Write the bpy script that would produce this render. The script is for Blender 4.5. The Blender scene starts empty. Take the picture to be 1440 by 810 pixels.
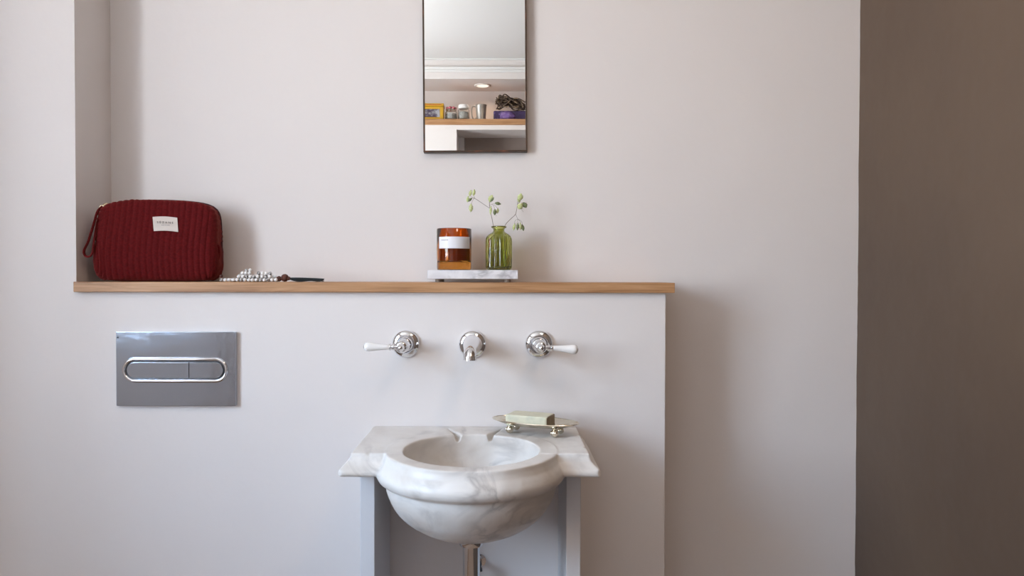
import bpy, bmesh, math, random
from mathutils import Vector, Matrix, noise as mnoise
random.seed(7)
PI = math.pi
scene = bpy.context.scene
COL = scene.collection

# ------------------------------------------------------------------ camera, exposure, light
CAM = Vector((0.0, -1.547, 1.15))
F = 1050.0
cam_d = bpy.data.cameras.new('camera'); cam = bpy.data.objects.new('camera', cam_d); COL.objects.link(cam)
cam.location = CAM
PITCH = math.atan2(17.0, F); ROLL = math.radians(-0.10)
cam.rotation_euler = (Matrix.Rotation(PI/2 - PITCH, 3, 'X') @ Matrix.Rotation(ROLL*-1, 3, 'Z')).to_euler()
cam_d.sensor_width = 36.0; cam_d.lens = F/1440*36.0; cam_d.shift_x = 14/1440.0
cam_d.clip_start = 0.02
scene.camera = cam
scene.view_settings.view_transform = 'Standard'
scene.view_settings.look = 'None'
scene.view_settings.gamma = 1.0
scene.view_settings.use_curve_mapping = False
scene.view_settings.exposure = 0.0

w = bpy.data.worlds.new('world'); scene.world = w; w.use_nodes = True
# pale blue sky above, brighter warm-white ground and buildings below the horizon (seen only through the window)
_N = w.node_tree.nodes; _L = w.node_tree.links; _bg = _N['Background']
_tc = _N.new('ShaderNodeTexCoord'); _sx = _N.new('ShaderNodeSeparateXYZ'); _L.new(_tc.outputs['Generated'], _sx.inputs[0])
_r = _N.new('ShaderNodeValToRGB'); _mr = _N.new('ShaderNodeMapRange'); _mr.inputs['From Min'].default_value = -0.5; _mr.inputs['From Max'].default_value = 0.5
_L.new(_sx.outputs['Z'], _mr.inputs['Value']); _L.new(_mr.outputs[0], _r.inputs[0]); _L.new(_r.outputs[0], _bg.inputs[0])
_r.color_ramp.elements[0].position = 0.30; _r.color_ramp.elements[0].color = (0.95, 0.965, 0.98, 1)
_r.color_ramp.elements[1].position = 0.98; _r.color_ramp.elements[1].color = (0.50, 0.78, 1.15, 1)
_e = _r.color_ramp.elements.new(0.5); _e.color = (0.85, 0.92, 0.98, 1)
_bg.inputs[1].default_value = 22.4

WX = -1.36                                   # the window wall
WIN = (-1.74, -0.80, 0.955, 2.06)
WT = 0.30                                    # depth of the window reveal             # window opening y0, y1, z0, z1
def area(name, loc, rot, sx, sy, power, col):
    l = bpy.data.lights.new(name, 'AREA'); l.shape = 'RECTANGLE'; l.size = sx; l.size_y = sy
    l.energy = power; l.color = col
    o = bpy.data.objects.new(name, l); COL.objects.link(o); o.location = loc; o.rotation_euler = rot
    return o
pt = area('window_portal', (WX-WT-0.01, (WIN[0]+WIN[1])/2, (WIN[2]+WIN[3])/2), (0, -PI/2, 0), WIN[3]-WIN[2]+0.02, WIN[1]-WIN[0]+0.02, 1.0, (1, 1, 1))
pt.data.cycles.is_portal = True
FILL_LAMP_POWER = 5.0
DOWNLIGHT_POWER = 1.2
FILL_COL = (1.0, 0.75, 0.54)

def at(px, py, Y):
    """the point of the plane at depth Y (metres from the tiled-in ledge wall) read off the photograph"""
    x = (px-720-(-14))/F; y = (405-py)/F
    R = cam.rotation_euler.to_matrix()
    d = R @ Vector((x, y, -1.0))
    t = (Y-CAM.y)/d.y
    return CAM + d*t

# ------------------------------------------------------------------ materials
def mat(name, col, rough=0.5, metal=0.0, noise=None, bump=None, trans=0.0, ior=1.45, coat=0.0, sheen=0.0, sss=0.0, spec=None):
    """noise=(scale, other colour, low, high, stretch xyz); bump=(scale, strength, distance)"""
    m = bpy.data.materials.new(name); m.use_nodes = True
    nt = m.node_tree; N = nt.nodes; L = nt.links; b = N['Principled BSDF']
    b.inputs['Base Color'].default_value = (*col, 1); b.inputs['Roughness'].default_value = rough
    b.inputs['Metallic'].default_value = metal; b.inputs['IOR'].default_value = ior
    b.inputs['Transmission Weight'].default_value = trans; b.inputs['Coat Weight'].default_value = coat
    b.inputs['Sheen Weight'].default_value = sheen
    if spec is not None: b.inputs['Specular IOR Level'].default_value = spec
    if sss: b.inputs['Subsurface Weight'].default_value = sss; b.inputs['Subsurface Radius'].default_value = (.01,.008,.006); b.inputs['Subsurface Scale'].default_value = 0.3
    tc = N.new('ShaderNodeTexCoord')
    if noise:
        mp = N.new('ShaderNodeMapping'); L.new(tc.outputs['Object'], mp.inputs[0]); mp.inputs['Scale'].default_value = noise[4] if len(noise) > 4 else (1,1,1)
        n = N.new('ShaderNodeTexNoise'); n.inputs['Scale'].default_value = noise[0]; n.inputs['Detail'].default_value = 5; L.new(mp.outputs[0], n.inputs['Vector'])
        r = N.new('ShaderNodeValToRGB'); r.color_ramp.elements[0].position = noise[2]; r.color_ramp.elements[1].position = noise[3]
        r.color_ramp.elements[0].color = (*col, 1); r.color_ramp.elements[1].color = (*noise[1], 1)
        L.new(n.outputs['Fac'], r.inputs[0]); L.new(r.outputs[0], b.inputs['Base Color'])
    if bump:
        n = N.new('ShaderNodeTexNoise'); n.inputs['Scale'].default_value = bump[0]; n.inputs['Detail'].default_value = 4; L.new(tc.outputs['Object'], n.inputs['Vector'])
        bp = N.new('ShaderNodeBump'); bp.inputs['Strength'].default_value = bump[1]; bp.inputs['Distance'].default_value = bump[2]
        L.new(n.outputs['Fac'], bp.inputs['Height']); L.new(bp.outputs[0], b.inputs['Normal'])
    return m

M = {}
M['wall'] = mat('white_plaster', (0.755, 0.705, 0.678), 0.75, bump=(9, 0.25, 0.01), spec=0.25)
M['ceiling'] = mat('white_ceiling_paint', (0.80, 0.785, 0.765), 0.8)
M['brown_wall'] = mat('brown_plaster', (0.112, 0.073, 0.048), 0.42, noise=(2.2, (0.090, 0.058, 0.040), 0.35, 0.7), bump=(3.5, 0.3, 0.02), spec=0.4)
M['floor'] = mat('brown_floor', (0.32, 0.21, 0.14), 0.5, noise=(5, (0.24, 0.155, 0.10), .3, .7))
M['paint'] = mat('white_painted_wood', (0.70, 0.69, 0.70), 0.5, bump=(60, 0.05, 0.001))
M['chrome'] = mat('chrome', (0.80, 0.80, 0.81), 0.07, 1.0)
M['plate'] = mat('satin_chrome', (0.60, 0.68, 0.80), 0.11, 1.0, bump=(7, 0.25, 0.01))
M['gap'] = mat('dark_gap', (0.03, 0.03, 0.035), 0.5)
M['porcelain'] = mat('white_porcelain', (0.86, 0.83, 0.80), 0.12, coat=0.4)
M['velvet'] = mat('red_velvet', (0.112, 0.006, 0.007), 0.85, noise=(240, (0.070, 0.004, 0.005), 0.35, 0.7), sheen=0.3, bump=(300, 0.3, 0.001), spec=0.1)
M['velvet'].node_tree.nodes['Principled BSDF'].inputs['Sheen Tint'].default_value = (0.9, 0.25, 0.2, 1)
M['zip'] = mat('dark_zip', (0.055, 0.004, 0.008), 0.6)
M['gold'] = mat('pale_gold', (0.85, 0.72, 0.48), 0.22, 1.0)
M['cloth_label'] = mat('cream_cotton', (0.66, 0.58, 0.52), 0.85, bump=(900, 0.3, 0.0005))
M['ink'] = mat('black_ink', (0.03, 0.025, 0.025), 0.7)
M['grey_ink'] = mat('grey_ink', (0.30, 0.27, 0.26), 0.7)
M['bead'] = mat('white_howlite_bead', (0.80, 0.77, 0.74), 0.25)
M['bead_grey'] = mat('grey_veined_bead', (0.55, 0.52, 0.50), 0.3, noise=(420, (0.06, 0.055, 0.055), 0.48, 0.56))
M['brown_bead'] = mat('brown_seed_bead', (0.14, 0.040, 0.020), 0.5, noise=(500, (0.05, 0.015, 0.01), .4, .6), bump=(500, 1.0, 0.003))
M['tassel'] = mat('dark_tassel_thread', (0.018, 0.023, 0.024), 0.8)
M['amber'] = mat('amber_glass', (0.74, 0.285, 0.045), 0.03, trans=1.0, ior=1.46)
M['wax'] = mat('cream_wax', (0.30, 0.19, 0.12), 0.5)
M['paper'] = mat('white_paper', (0.80, 0.79, 0.82), 0.45)
M['green_glass'] = mat('olive_green_glass', (0.60, 0.62, 0.22), 0.03, trans=1.0, ior=1.46)
M['water'] = mat('water', (0.93, 0.97, 0.86), 0.0, trans=1.0, ior=1.33)
M['stem'] = mat('dry_stem', (0.20, 0.15, 0.10), 0.6)
M['spikelet'] = mat('pale_green_spikelet', (0.47, 0.52, 0.20), 0.6, noise=(300, (0.62, 0.65, 0.34), .4, .6))
M['spikelet_dark'] = mat('dark_green_spikelet', (0.13, 0.16, 0.07), 0.6, noise=(300, (0.22, 0.26, 0.12), .4, .6))
M['foot'] = mat('grey_brown_stone', (0.33, 0.27, 0.22), 0.6)
M['silver'] = mat('tarnished_silver', (0.80, 0.74, 0.62), 0.2, 1.0, noise=(40, (0.55, 0.42, 0.26), .5, .72))
M['soap'] = mat('pale_green_soap', (0.68, 0.65, 0.49), 0.5, noise=(45, (0.53, 0.53, 0.41), .5, .75), bump=(50, .3, .002))
M['soap_end_shade'] = mat('soap_end_painted_shade', (0.27, 0.215, 0.14), 0.6, noise=(90, (0.2, 0.15, 0.09), .4, .6))  # shade on the soap's end face, painted as a darker brown
M['mirror'] = mat('mirror_glass', (0.90, 0.91, 0.90), 0.0, 1.0)
M['bronze'] = mat('aged_bronze', (0.075, 0.050, 0.036), 0.45, 0.6, noise=(22, (0.22, 0.085, 0.05), .55, .75))
M['yellow'] = mat('yellow_tin', (0.55, 0.31, 0.02), 0.35)
M['red_paint'] = mat('red_trim', (0.40, 0.06, 0.03), 0.4)
M['tin_picture'] = mat('printed_picture', (0.36, 0.35, 0.36), 0.4, noise=(35, (0.06, 0.04, 0.07), .38, .55, (1,1,2)))
M['jar'] = mat('clear_glass', (0.93, 0.95, 0.94), 0.02, trans=1.0, ior=1.3)
M['jar_fill'] = mat('grey_cotton_filling', (0.38, 0.36, 0.34), 0.8, noise=(60, (0.6, 0.57, 0.54), .4, .6))
M['pink'] = mat('pink_sweets', (0.52, 0.12, 0.15), 0.4)
M['white_lid'] = mat('white_lid', (0.80, 0.77, 0.73), 0.4)
M['pewter'] = mat('pewter', (0.46, 0.42, 0.38), 0.38, 0.8, noise=(30, (0.35, .32, .28), .4, .7))
M['purple'] = mat('purple_satin', (0.05, 0.028, 0.10), 0.4, noise=(70, (0.20, 0.13, 0.32), .52, .66))
M['purple_light'] = mat('lilac_fabric', (0.16, 0.09, 0.28), 0.5, noise=(70, (0.30, 0.2, 0.4), .5, .7))
M['twig'] = mat('dried_root', (0.055, 0.033, 0.022), 0.8, noise=(60, (0.26, 0.18, 0.11), .52, .64))
M['door'] = mat('brown_door_paint', (0.30, 0.24, 0.21), 0.45)
M['cream_print'] = mat('cream_lettering', (0.7, .6, .4), 0.5)

def emis(name, col, s):
    m = bpy.data.materials.new(name); m.use_nodes = True; b = m.node_tree.nodes['Principled BSDF']
    b.inputs['Emission Color'].default_value = (*col, 1); b.inputs['Emission Strength'].default_value = s
    b.inputs['Base Color'].default_value = (1, 1, 1, 1); return m
M['lamp'] = emis('downlight_lens', (1.0, 0.90, 0.78), 0.8)

def wood():
    m = bpy.data.materials.new('oak'); m.use_nodes = True; nt = m.node_tree; N = nt.nodes; L = nt.links; b = N['Principled BSDF']
    tc = N.new('ShaderNodeTexCoord'); mp = N.new('ShaderNodeMapping'); L.new(tc.outputs['Object'], mp.inputs[0])
    mp.inputs['Scale'].default_value = (1.0, 14, 22)
    n = N.new('ShaderNodeTexNoise'); n.inputs['Scale'].default_value = 7; n.inputs['Detail'].default_value = 7; n.inputs['Distortion'].default_value = 0.8
    L.new(mp.outputs[0], n.inputs['Vector'])
    r = N.new('ShaderNodeValToRGB'); e = r.color_ramp.elements
    e[0].position = 0.30; e[0].color = (0.28, 0.130, 0.052, 1); e[1].position = 0.72; e[1].color = (0.52, 0.295, 0.15, 1)
    k = e.new(0.5); k.color = (0.43, 0.225, 0.10, 1)
    L.new(n.outputs['Fac'], r.inputs[0]); L.new(r.outputs[0], b.inputs['Base Color'])
    b.inputs['Roughness'].default_value = 0.45
    bp = N.new('ShaderNodeBump'); bp.inputs['Strength'].default_value = 0.15; bp.inputs['Distance'].default_value = 0.002
    L.new(n.outputs['Fac'], bp.inputs['Height']); L.new(bp.outputs[0], b.inputs['Normal'])
    return m
M['oak'] = wood()

def marble(name, base, tint, vein, scale, vein_w, strength=0.7, rot=(0.3, 0.4, 0.7), rough=0.42):
    m = bpy.data.materials.new(name); m.use_nodes = True; nt = m.node_tree; N = nt.nodes; L = nt.links; b = N['Principled BSDF']
    tc = N.new('ShaderNodeTexCoord'); mp = N.new('ShaderNodeMapping'); L.new(tc.outputs['Object'], mp.inputs[0])
    mp.inputs['Rotation'].default_value = rot; mp.inputs['Scale'].default_value = (1, 0.45, 1.6)
    # broad clouds
    n = N.new('ShaderNodeTexNoise'); n.inputs['Scale'].default_value = scale; n.inputs['Detail'].default_value = 6; n.inputs['Distortion'].default_value = 0.6
    L.new(mp.outputs[0], n.inputs['Vector'])
    r = N.new('ShaderNodeValToRGB'); r.color_ramp.elements[0].position = 0.38; r.color_ramp.elements[1].position = 0.66
    r.color_ramp.elements[0].color = (*base, 1); r.color_ramp.elements[1].color = (*tint, 1)
    L.new(n.outputs['Fac'], r.inputs[0])
    # thin veins: |noise-0.5|
    v = N.new('ShaderNodeTexNoise'); v.inputs['Scale'].default_value = scale*0.9; v.inputs['Detail'].default_value = 5; v.inputs['Distortion'].default_value = 1.2
    L.new(mp.outputs[0], v.inputs['Vector'])
    s = N.new('ShaderNodeMath'); s.operation = 'SUBTRACT'; L.new(v.outputs['Fac'], s.inputs[0]); s.inputs[1].default_value = 0.5
    a = N.new('ShaderNodeMath'); a.operation = 'ABSOLUTE'; L.new(s.outputs[0], a.inputs[0])
    vr = N.new('ShaderNodeValToRGB'); vr.color_ramp.elements[0].position = 0.0; vr.color_ramp.elements[1].position = vein_w
    vr.color_ramp.elements[0].color = (strength,)*3+(1,); vr.color_ramp.elements[1].color = (0, 0, 0, 1)
    L.new(a.outputs[0], vr.inputs[0])
    # break the veins up
    n2 = N.new('ShaderNodeTexNoise'); n2.inputs['Scale'].default_value = scale*1.1; n2.inputs['Detail'].default_value = 2; L.new(tc.outputs['Object'], n2.inputs['Vector'])
    r2 = N.new('ShaderNodeValToRGB'); r2.color_ramp.elements[0].position = 0.45; r2.color_ramp.elements[1].position = 0.62; L.new(n2.outputs['Fac'], r2.inputs[0])
    mu = N.new('ShaderNodeMath'); mu.operation = 'MULTIPLY'; L.new(vr.outputs[0], mu.inputs[0]); L.new(r2.outputs[0], mu.inputs[1])
    mx = N.new('ShaderNodeMix'); mx.data_type = 'RGBA'; L.new(mu.outputs[0], mx.inputs[0]); L.new(r.outputs[0], mx.inputs[6]); mx.inputs[7].default_value = (*vein, 1)
    L.new(mx.outputs[2], b.inputs['Base Color'])
    b.inputs['Roughness'].default_value = rough
    bn = N.new('ShaderNodeTexNoise'); bn.inputs['Scale'].default_value = 60; bn.inputs['Detail'].default_value = 5; L.new(tc.outputs['Object'], bn.inputs['Vector'])
    bp = N.new('ShaderNodeBump'); bp.inputs['Strength'].default_value = 0.25; bp.inputs['Distance'].default_value = 0.002
    L.new(bn.outputs['Fac'], bp.inputs['Height']); L.new(bp.outputs[0], b.inputs['Normal'])
    return m
M['basin_marble'] = marble('worn_marble', (0.74, 0.705, 0.665), (0.57, 0.515, 0.46), (0.36, 0.33, 0.31), 9.0, 0.06, 0.65)
M['tray_marble'] = marble('white_marble', (0.82, 0.81, 0.82), (0.60, 0.58, 0.60), (0.36, 0.35, 0.36), 16.0, 0.10, 0.75)

# ------------------------------------------------------------------ mesh helpers
class MB:
    def __init__(s): s.v = []; s.f = []; s.mi = []; s.cur = 0
    def add(s, vs, fs):
        k = len(s.v); s.v += [Vector(p) for p in vs]
        s.f += [[i+k for i in f] for f in fs]; s.mi += [s.cur]*len(fs); return s
    def box(s, a, b):
        x0,y0,z0 = a; x1,y1,z1 = b
        return s.add([(x0,y0,z0),(x1,y0,z0),(x1,y1,z0),(x0,y1,z0),(x0,y0,z1),(x1,y0,z1),(x1,y1,z1),(x0,y1,z1)],
                     [(0,3,2,1),(4,5,6,7),(0,1,5,4),(1,2,6,5),(2,3,7,6),(3,0,4,7)])
    def lathe(s, prof, n=32, origin=(0,0,0), axis=(0,0,1), ripple=None, sx=1.0, sy=1.0, closed=False):
        ax = Vector(axis).normalized(); o = Vector(origin)
        up = Vector((0,0,1)) if abs(ax.z) < 0.9 else Vector((1,0,0))
        e1 = up.cross(ax).normalized(); e2 = ax.cross(e1)
        if abs(ax.z) > 0.999: e1, e2 = Vector((1,0,0)), Vector((0, 1 if ax.z > 0 else -1, 0))
        vs = []
        for j, (r, z) in enumerate(prof):
            for i in range(n):
                t = 2*PI*i/n; rr = r if not ripple else ripple(r, z, t, j)
                vs.append(o+e1*(rr*math.cos(t)*sx)+e2*(rr*math.sin(t)*sy)+ax*z)
        fs = []
        m = len(prof)
        for j in range(m if closed else m-1):
            k = (j+1) % m
            for i in range(n):
                i2 = (i+1) % n
                fs.append((j*n+i, j*n+i2, k*n+i2, k*n+i))
        if not closed:
            if prof[0][0] > 1e-9: fs.append(tuple(reversed(range(n))))
            if prof[-1][0] > 1e-9: fs.append(tuple(range((m-1)*n, m*n)))
        return s.add(vs, fs)
    def sphere(s, c, r, n=14, sx=1, sy=1, sz=1):
        m = n//2+1
        prof = [(max(r*math.sin(PI*j/m), 0), -r*math.cos(PI*j/m)*sz) for j in range(m+1)]
        prof[0] = (1e-6, prof[0][1]); prof[-1] = (1e-6, prof[-1][1])
        return s.lathe(prof, n, c, (0,0,1), sx=sx, sy=sy)
    def tube(s, pts, r, n=10, flat=1.0, closed=False):
        pts = [Vector(p) for p in pts]; m = len(pts); vs = []
        rr = r if isinstance(r, (list, tuple)) else [r]*m
        prev = None
        for j, p in enumerate(pts):
            if closed: t = pts[(j+1) % m]-pts[j-1]
            else: t = (pts[min(j+1, m-1)]-pts[max(j-1, 0)])
            t.normalize()
            if prev is None:
                up = Vector((0,0,1)) if abs(t.z) < 0.9 else Vector((0,1,0))
                e1 = up.cross(t).normalized()
            else: e1 = (prev-t*prev.dot(t)).normalized()
            prev = e1; e2 = t.cross(e1)
            for i in range(n):
                a = 2*PI*i/n; vs.append(p+e1*(rr[j]*math.cos(a)*flat)+e2*(rr[j]*math.sin(a)))
        fs = []
        for j in range(m if closed else m-1):
            k = (j+1) % m
            for i in range(n): fs.append((j*n+i, j*n+(i+1)%n, k*n+(i+1)%n, k*n+i))
        if not closed: fs.append(tuple(reversed(range(n)))); fs.append(tuple(range((m-1)*n, m*n)))
        return s.add(vs, fs)

def smooth_path(pts, k=6):
    pts = [Vector(p) for p in pts]; out = []
    for i in range(len(pts)-1):
        p0 = pts[max(i-1, 0)]; p1 = pts[i]; p2 = pts[i+1]; p3 = pts[min(i+2, len(pts)-1)]
        for j in range(k):
            t = j/k
            out.append(0.5*((2*p1)+(-p0+p2)*t+(2*p0-5*p1+4*p2-p3)*t*t+(-p0+3*p1-3*p2+p3)*t**3))
    out.append(pts[-1]); return out

def top_of(o):
    while o.parent: o = o.parent
    return o
def obj(name, mb, material, parent=None, smooth=False, bevel=0.0, local=False, angle=40, seg=2):
    """link one mesh object; vertices are in metres of the room unless local=True (frame of the thing)"""
    me = bpy.data.meshes.new(name)
    if isinstance(mb, MB): me.from_pydata([tuple(v) for v in mb.v], [], mb.f)
    else: mb.to_mesh(me); mb.free()
    mats = material if isinstance(material, list) else [material]
    for m in mats: me.materials.append(m)
    if isinstance(mb, MB) and len(mats) > 1:
        for p, i in zip(me.polygons, mb.mi): p.material_index = i
    bm = bmesh.new(); bm.from_mesh(me); bmesh.ops.recalc_face_normals(bm, faces=bm.faces); bm.to_mesh(me); bm.free()
    o = bpy.data.objects.new(name, me); COL.objects.link(o)
    if parent is not None:
        if not local:
            t = top_of(parent); mtx = Matrix.Translation(t.location) @ t.rotation_euler.to_matrix().to_4x4()
            me.transform(mtx.inverted())
        o.parent = parent
    if smooth:
        for p in me.polygons: p.use_smooth = True
        if angle < 180: me.set_sharp_from_angle(angle=math.radians(angle))
    if bevel > 0:
        b = o.modifiers.new('bevel', 'BEVEL'); b.width = bevel; b.segments = seg; b.limit_method = 'ANGLE'; b.angle_limit = math.radians(35)
        for p in me.polygons: p.use_smooth = True
        b.harden_normals = True
    return o
def centre(o):
    """move a top-level mesh's origin to the middle of its base"""
    vs = [v.co for v in o.data.vertices]
    c = Vector(((min(v.x for v in vs)+max(v.x for v in vs))/2, (min(v.y for v in vs)+max(v.y for v in vs))/2, min(v.z for v in vs)))
    o.data.transform(Matrix.Translation(-c)); o.location = c
    return o
def tag(o, label, cat, group=None):
    o['label'] = label; o['category'] = cat
    if group: o['group'] = group
    return o
def thing(name, label, cat, loc, rz=0.0, group=None):
    o = bpy.data.objects.new(name, None); COL.objects.link(o); o.location = loc; o.rotation_euler = (0, 0, rz)
    o.empty_display_size = 0.05
    return tag(o, label, cat, group)
def struct(name, mb, m, **k):
    o = obj(name, mb, m, **k); o['kind'] = 'structure'; return o

# ------------------------------------------------------------------ the room
X0, X1 = WX, 0.804         # window wall, brown wall
YB = 0.141                 # back wall behind the ledge
YR = -2.203                # rear wall behind the camera
LX = -0.882                # left end of the ledge
RX = 0.340                 # right end of the ledge wall
SH = 1.1365                # top of the oak shelf
ST = 0.021
CEIL = 2.304
AX0, AX1 = -1.2, 0.70      # niche high in the rear wall
AZ0, AZ1 = 1.955, 2.20
AD = 0.27
mb = MB().box((X0-WT-0.05, YR-0.6, -0.05), (X1+0.15, YB+0.15, 0)); struct('floor', mb, M['floor'])
mb = MB().box((X0-WT-0.05, YR-0.6, CEIL), (X1+0.15, YB+0.15, CEIL+0.08)); struct('ceiling', mb, M['ceiling'])
mb = MB().box((LX-0.02, YB, 0), (X1+0.1, YB+0.12, CEIL)); struct('wall_back', mb, M['wall'])
# front plane left of the niche: full height, with a slightly softened corner
mb = MB().box((X0-0.1, 0.0, 0), (LX, YB+0.12, CEIL)); struct('wall_left', mb, M['wall'])
cr = [(LX, 0.0)]+[(RX-0.002+0.002*math.sin(k*PI/12), 0.002-0.002*math.cos(k*PI/12)) for k in range(7)]+[(RX, YB+0.005), (LX, YB+0.005)]
n = len(cr); mb = MB().add([(a, b, 0) for a, b in cr]+[(a, b, SH-ST) for a, b in cr], [tuple(range(n)), tuple(range(2*n-1, n-1, -1))]+[(i, (i+1) % n, n+(i+1) % n, n+i) for i in range(n)])
struct('wall_ledge', mb, M['wall'])
# brown plastered side wall: hand-trowelled, slightly wavy corner line where it meets the white wall
mb = MB(); n = 120; vs = []
for i in range(n+1):
    z = CEIL*i/n
    wv = 0.0016*mnoise.noise(Vector((0, 3.1, z*6)))+0.0005*mnoise.noise(Vector((0, 1.3, z*40)))
    for (x, y) in ((X1+wv, YB+0.0), (X1+wv*0.2, YB-0.05), (X1, YR-0.6), (X1+0.12, YR-0.6), (X1+0.12, YB+0.02)): vs.append((x, y, z))
fs = []
for i in range(n):
    for k in range(5):
        k2 = (k+1) % 5; fs.append((i*5+k, i*5+k2, (i+1)*5+k2, (i+1)*5+k))
fs.append((0,1,2,3,4)); fs.append(tuple(n*5+k for k in range(5)))
mb.add(vs, fs); struct('wall_right', mb, M['brown_wall'])
# window wall with its opening
y0, y1, z0, z1 = WIN
mb = MB()
mb.box((X0-WT, YR-0.6, 0), (X0, y0, CEIL)); mb.box((X0-WT, y1, 0), (X0, 0.0, CEIL))
mb.box((X0-WT, y0, 0), (X0, y1, z0)); mb.box((X0-WT, y0, z1), (X0, y1, CEIL))
struct('wall_window', mb, M['wall'])
mb = MB(); fw = 0.04; xa, xb = X0-WT+0.02, X0-WT+0.06
mb.box((xa, y0, z0), (xb, y0+fw, z1)); mb.box((xa, y1-fw, z0), (xb, y1, z1)); mb.box((xa, y0+fw, z0), (xb, y1-fw, z0+fw)); mb.box((xa, y0+fw, z1-fw), (xb, y1-fw, z1))
mb.box((xa, (y0+y1)/2-0.02, z0+fw), (xb, (y0+y1)/2+0.02, z1-fw))
struct('window_1', mb, M['paint'])
mb = MB().box((X0-WT+0.01, y0+0.001, z0-0.0), (X0+0.03, y1-0.001, z0+0.02)); struct('trim_1', mb, M['paint'], bevel=0.003)
# rear wall: white face, shallow high niche, doorway recess
DX0, DX1, DZ = -0.244, 0.60, 1.93
mb = MB()
mb.box((X0-0.1, YR-0.4, 0), (AX0, YR, CEIL))
mb.box((AX0, YR-0.4, 0), (DX0, YR, AZ0)); mb.box((DX0, YR-0.4, DZ), (DX1, YR, AZ0)); mb.box((DX1, YR-0.4, 0), (AX1, YR, AZ0))
mb.box((AX1, YR-0.4, 0), (X1, YR, CEIL))
mb.box((AX0, YR-0.4, AZ0), (AX1, YR-AD, AZ1)); mb.box((AX0, YR-0.4, AZ1), (AX1, YR, CEIL))
struct('wall_rear', mb, M['wall'])
mb = MB().box((AX0-0.0, YR, AZ1+0.035), (AX1, YR+0.008, AZ1+0.047)); mb.box((X0, YR, AZ1+0.047), (X1, YR+0.014, AZ1+0.062)); mb.box((X0, YR, CEIL-0.006), (X1, YR+0.022, CEIL))
struct('trim_2', mb, M['ceiling'], bevel=0.002)
mb = MB(); DY = YR-0.237
mb.box((DX0+0.03, DY-0.04, 0.0), (DX1-0.03, DY, DZ-0.0)); struct('door_1', mb, M['door'])
mb = MB(); mb.box((DX0, DY-0.05, 0), (DX0+0.03, DY+0.012, DZ)); mb.box((DX1-0.03, DY-0.05, 0), (DX1, DY+0.012, DZ)); struct('trim_3', mb, M['paint'], bevel=0.002)
mb = MB().box((X0, 0-0.014, 0), (RX, 0, 0.09)); struct('baseboard_left', mb, M['paint'], bevel=0.002)

# recessed downlights
def downlight(x, y, z, label, power):
    t = thing('ceiling_downlight', label, 'ceiling light', (x, y, z), 0)
    r = MB().lathe([(0.033, -0.004), (0.040, -0.005), (0.044, -0.003), (0.044, 0.0), (0.033, 0.0)], 32, closed=True)
    obj('trim_ring', r, M['white_lid'], t, smooth=True, local=True)
    obj('lens', MB().lathe([(1e-5, -0.0025), (0.033, -0.0025), (0.033, 0.0)], 32), M['lamp'], t, local=True)
    l = bpy.data.lights.new('downlight_lamp', 'AREA'); l.shape = 'DISK'; l.size = 0.05; l.energy = power; l.color = FILL_COL; l.spread = math.radians(140)
    o = bpy.data.objects.new('downlight_lamp', l); COL.objects.link(o); o.parent = t; o.location = (0, 0, -0.008)
downlight(-0.11, YR-0.135, AZ1, 'round recessed spotlight in the niche ceiling reflected in the mirror', 0.3)
t = thing('added_fill_lamp', 'unseen fill lamp added above the camera, a round opal disc with a white rim', 'ceiling light', (0.47, -1.15, CEIL))  # unseen lamp added to give the room a soft warm fill
obj('fill_lamp_rim', MB().lathe([(0.17, -0.05), (0.18, -0.045), (0.18, 0.0), (0.165, 0.0), (0.165, -0.045)], 48, closed=True), M['white_lid'], t, smooth=True, local=True)
obj('fill_lamp_diffuser', MB().lathe([(1e-5, -0.055), (0.12, -0.052), (0.164, -0.045), (0.164, -0.02)], 48), M['lamp'], t, smooth=True, local=True)
l = bpy.data.lights.new('added_fill_light', 'AREA'); l.shape = 'DISK'; l.size = 0.32; l.energy = FILL_LAMP_POWER; l.color = FILL_COL
o = bpy.data.objects.new('added_fill_light', l); COL.objects.link(o); o.parent = t; o.location = (0, 0, -0.062)

# ------------------------------------------------------------------ oak shelf on the ledge
mb = MB().box((LX+0.0005, -0.0125, SH-ST), (0.3555, YB, SH))
o = obj('oak_shelf', mb, M['oak'], bevel=0.0012); centre(o)
tag(o, 'long oak shelf board capping the white ledge below the mirror', 'shelf')

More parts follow.
